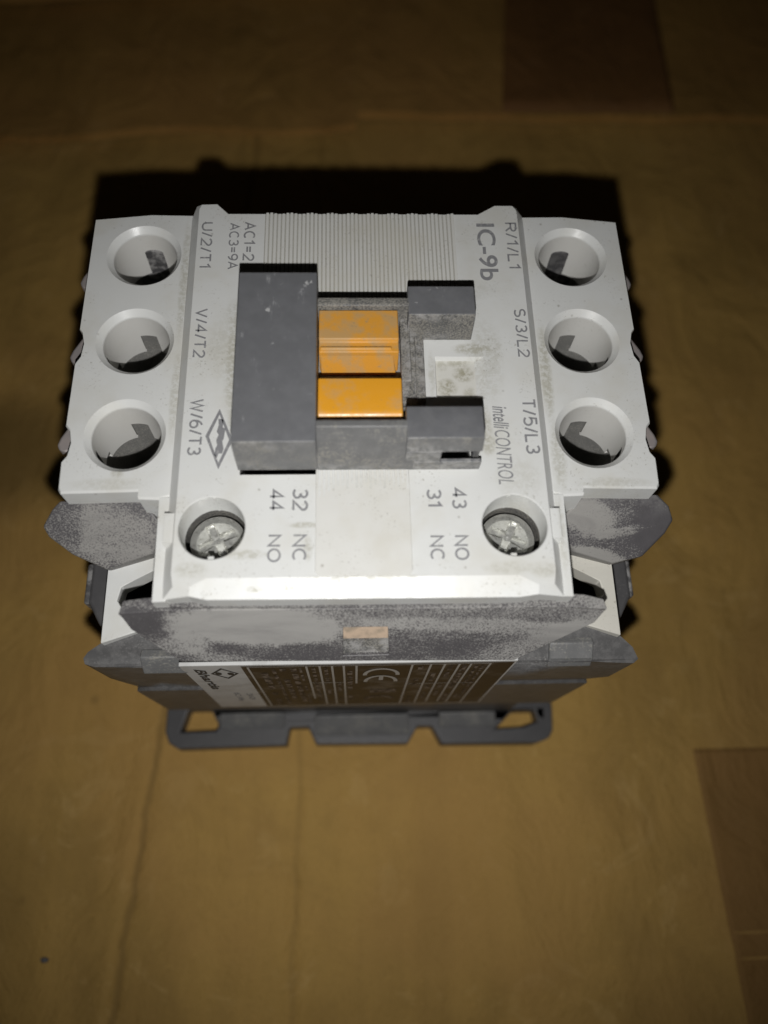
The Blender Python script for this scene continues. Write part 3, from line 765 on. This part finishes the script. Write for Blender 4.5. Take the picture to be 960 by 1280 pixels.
def two_tone(o, mat):
    """dustier front faces"""
    o.data.materials.append(mat)
    for p in o.data.polygons:
        if p.normal.y < -.6: p.material_index = 1
    return o
# ---- contact carrier (grey slide) with orange indicator
bm = NB()
add_box(bm, -6.0, 8.0, -11.0, 6.0, -.05, .42)                                   # dusty bed
add_box(bm, 6.9, 8.05, -5.5, 5.0, -.04, .75)
bed = finish('carrier_bed', bm, M['gray_fine'], dev, bevel=.1)
bm = NB()
add_prism_yz(bm, [(9.3, -.03), (9.3, 7.05), (9.1, 7.2), (-14.3, 7.25), (-14.62, 4.4), (-14.7, .5), (-12.5, .5), (-12.5, -.03)], -15.05, -5.45)
two_tone(finish('slide_block', bm, M['gray'], dev, bevel=.34), M['gray_front'])
bm = NB()
add_prism_yz(bm, [(-14.55, -.02), (-14.6, 2.2), (-12.25, 6.96), (-11.4, 6.96), (-11.3, 6.8), (-11.3, -.02)], -5.5, 6.1)
finish('front_rail', bm, M['gray_front'], dev, bevel=.2)
bm = NB()
add_prism_yz(bm, [(7.25, -.02), (7.25, 4.8), (6.2, 5.0), (5.9, 4.9), (5.75, 4.0), (5.75, -.02)], -5.5, 6.3)
add_box(bm, 4.95, 6.2, -3.4, 6.9, -.02, 2.2)
finish('rear_rail', bm, M['gray_fine'], dev, bevel=.15)
bm = NB()
add_prism_yz(bm, [(8.85, -.02), (8.9, 5.0), (4.5, 5.0), (4.2, 3.4), (4.05, -.02)], 5.9, 14.4)
two_tone(finish('guide_block', bm, M['gray'], dev, bevel=.2), M['gray_fine'])
bm = NB()
add_prism_yz(bm, [(-9.6, -.02), (-9.6, 6.9), (-9.8, 7.0), (-13.8, 7.0), (-14.4, 4.75), (-14.4, 4.6), (-10.4, 4.6), (-10.4, -.02)], 5.0, 13.95)
add_box(bm, 5.0, 9.3, -14.55, -10.2, -.02, 2.1)
add_box(bm, 9.25, 14.2, -14.55, -14.0, -.021, 2.1)
add_box(bm, 5.0, 9.2, -14.47, -10.3, 2.05, 4.65)
add_box(bm, 13.25, 14.05, -13.4, -10.3, -.02, 4.65)
two_tone(finish('guide_block', bm, M['gray'], dev, bevel=.18), M['gray_front'])
# orange indicator: stepped rear piece and the plain front piece
bm = NB()
add_prism_yz(bm, [(5.55, .45), (5.55, 4.5), (1.3, 4.5), (1.1, 4.02), (-.3, 3.95), (-.9, .45)], -5.3, 4.6)
add_prism_yz(bm, [(.5, .44), (.42, 4.1), (.25, 4.32), (-.05, 4.25), (-1.5, .44)], -5.15, 4.25, [-5.15] * 5, [4.3, 3.7, 3.6, 3.75, 4.4])
finish('indicator', bm, M['orange_dirty'], dev, angle=20, bevel=.2, label='stepped rear orange indicator piece, dirty on its lower step')
bm = NB()
add_prism_yz(bm, [(-4.85, .45), (-4.85, 4.7), (-4.6, 5.0), (-8.95, 5.0), (-9.4, 4.92), (-9.75, 4.7), (-9.98, 4.35), (-10.1, 3.8), (-10.15, .45)], -5.35, 4.75)
finish('indicator', bm, M['orange'], dev, angle=50, bevel=.18, label='glossy front orange indicator piece')
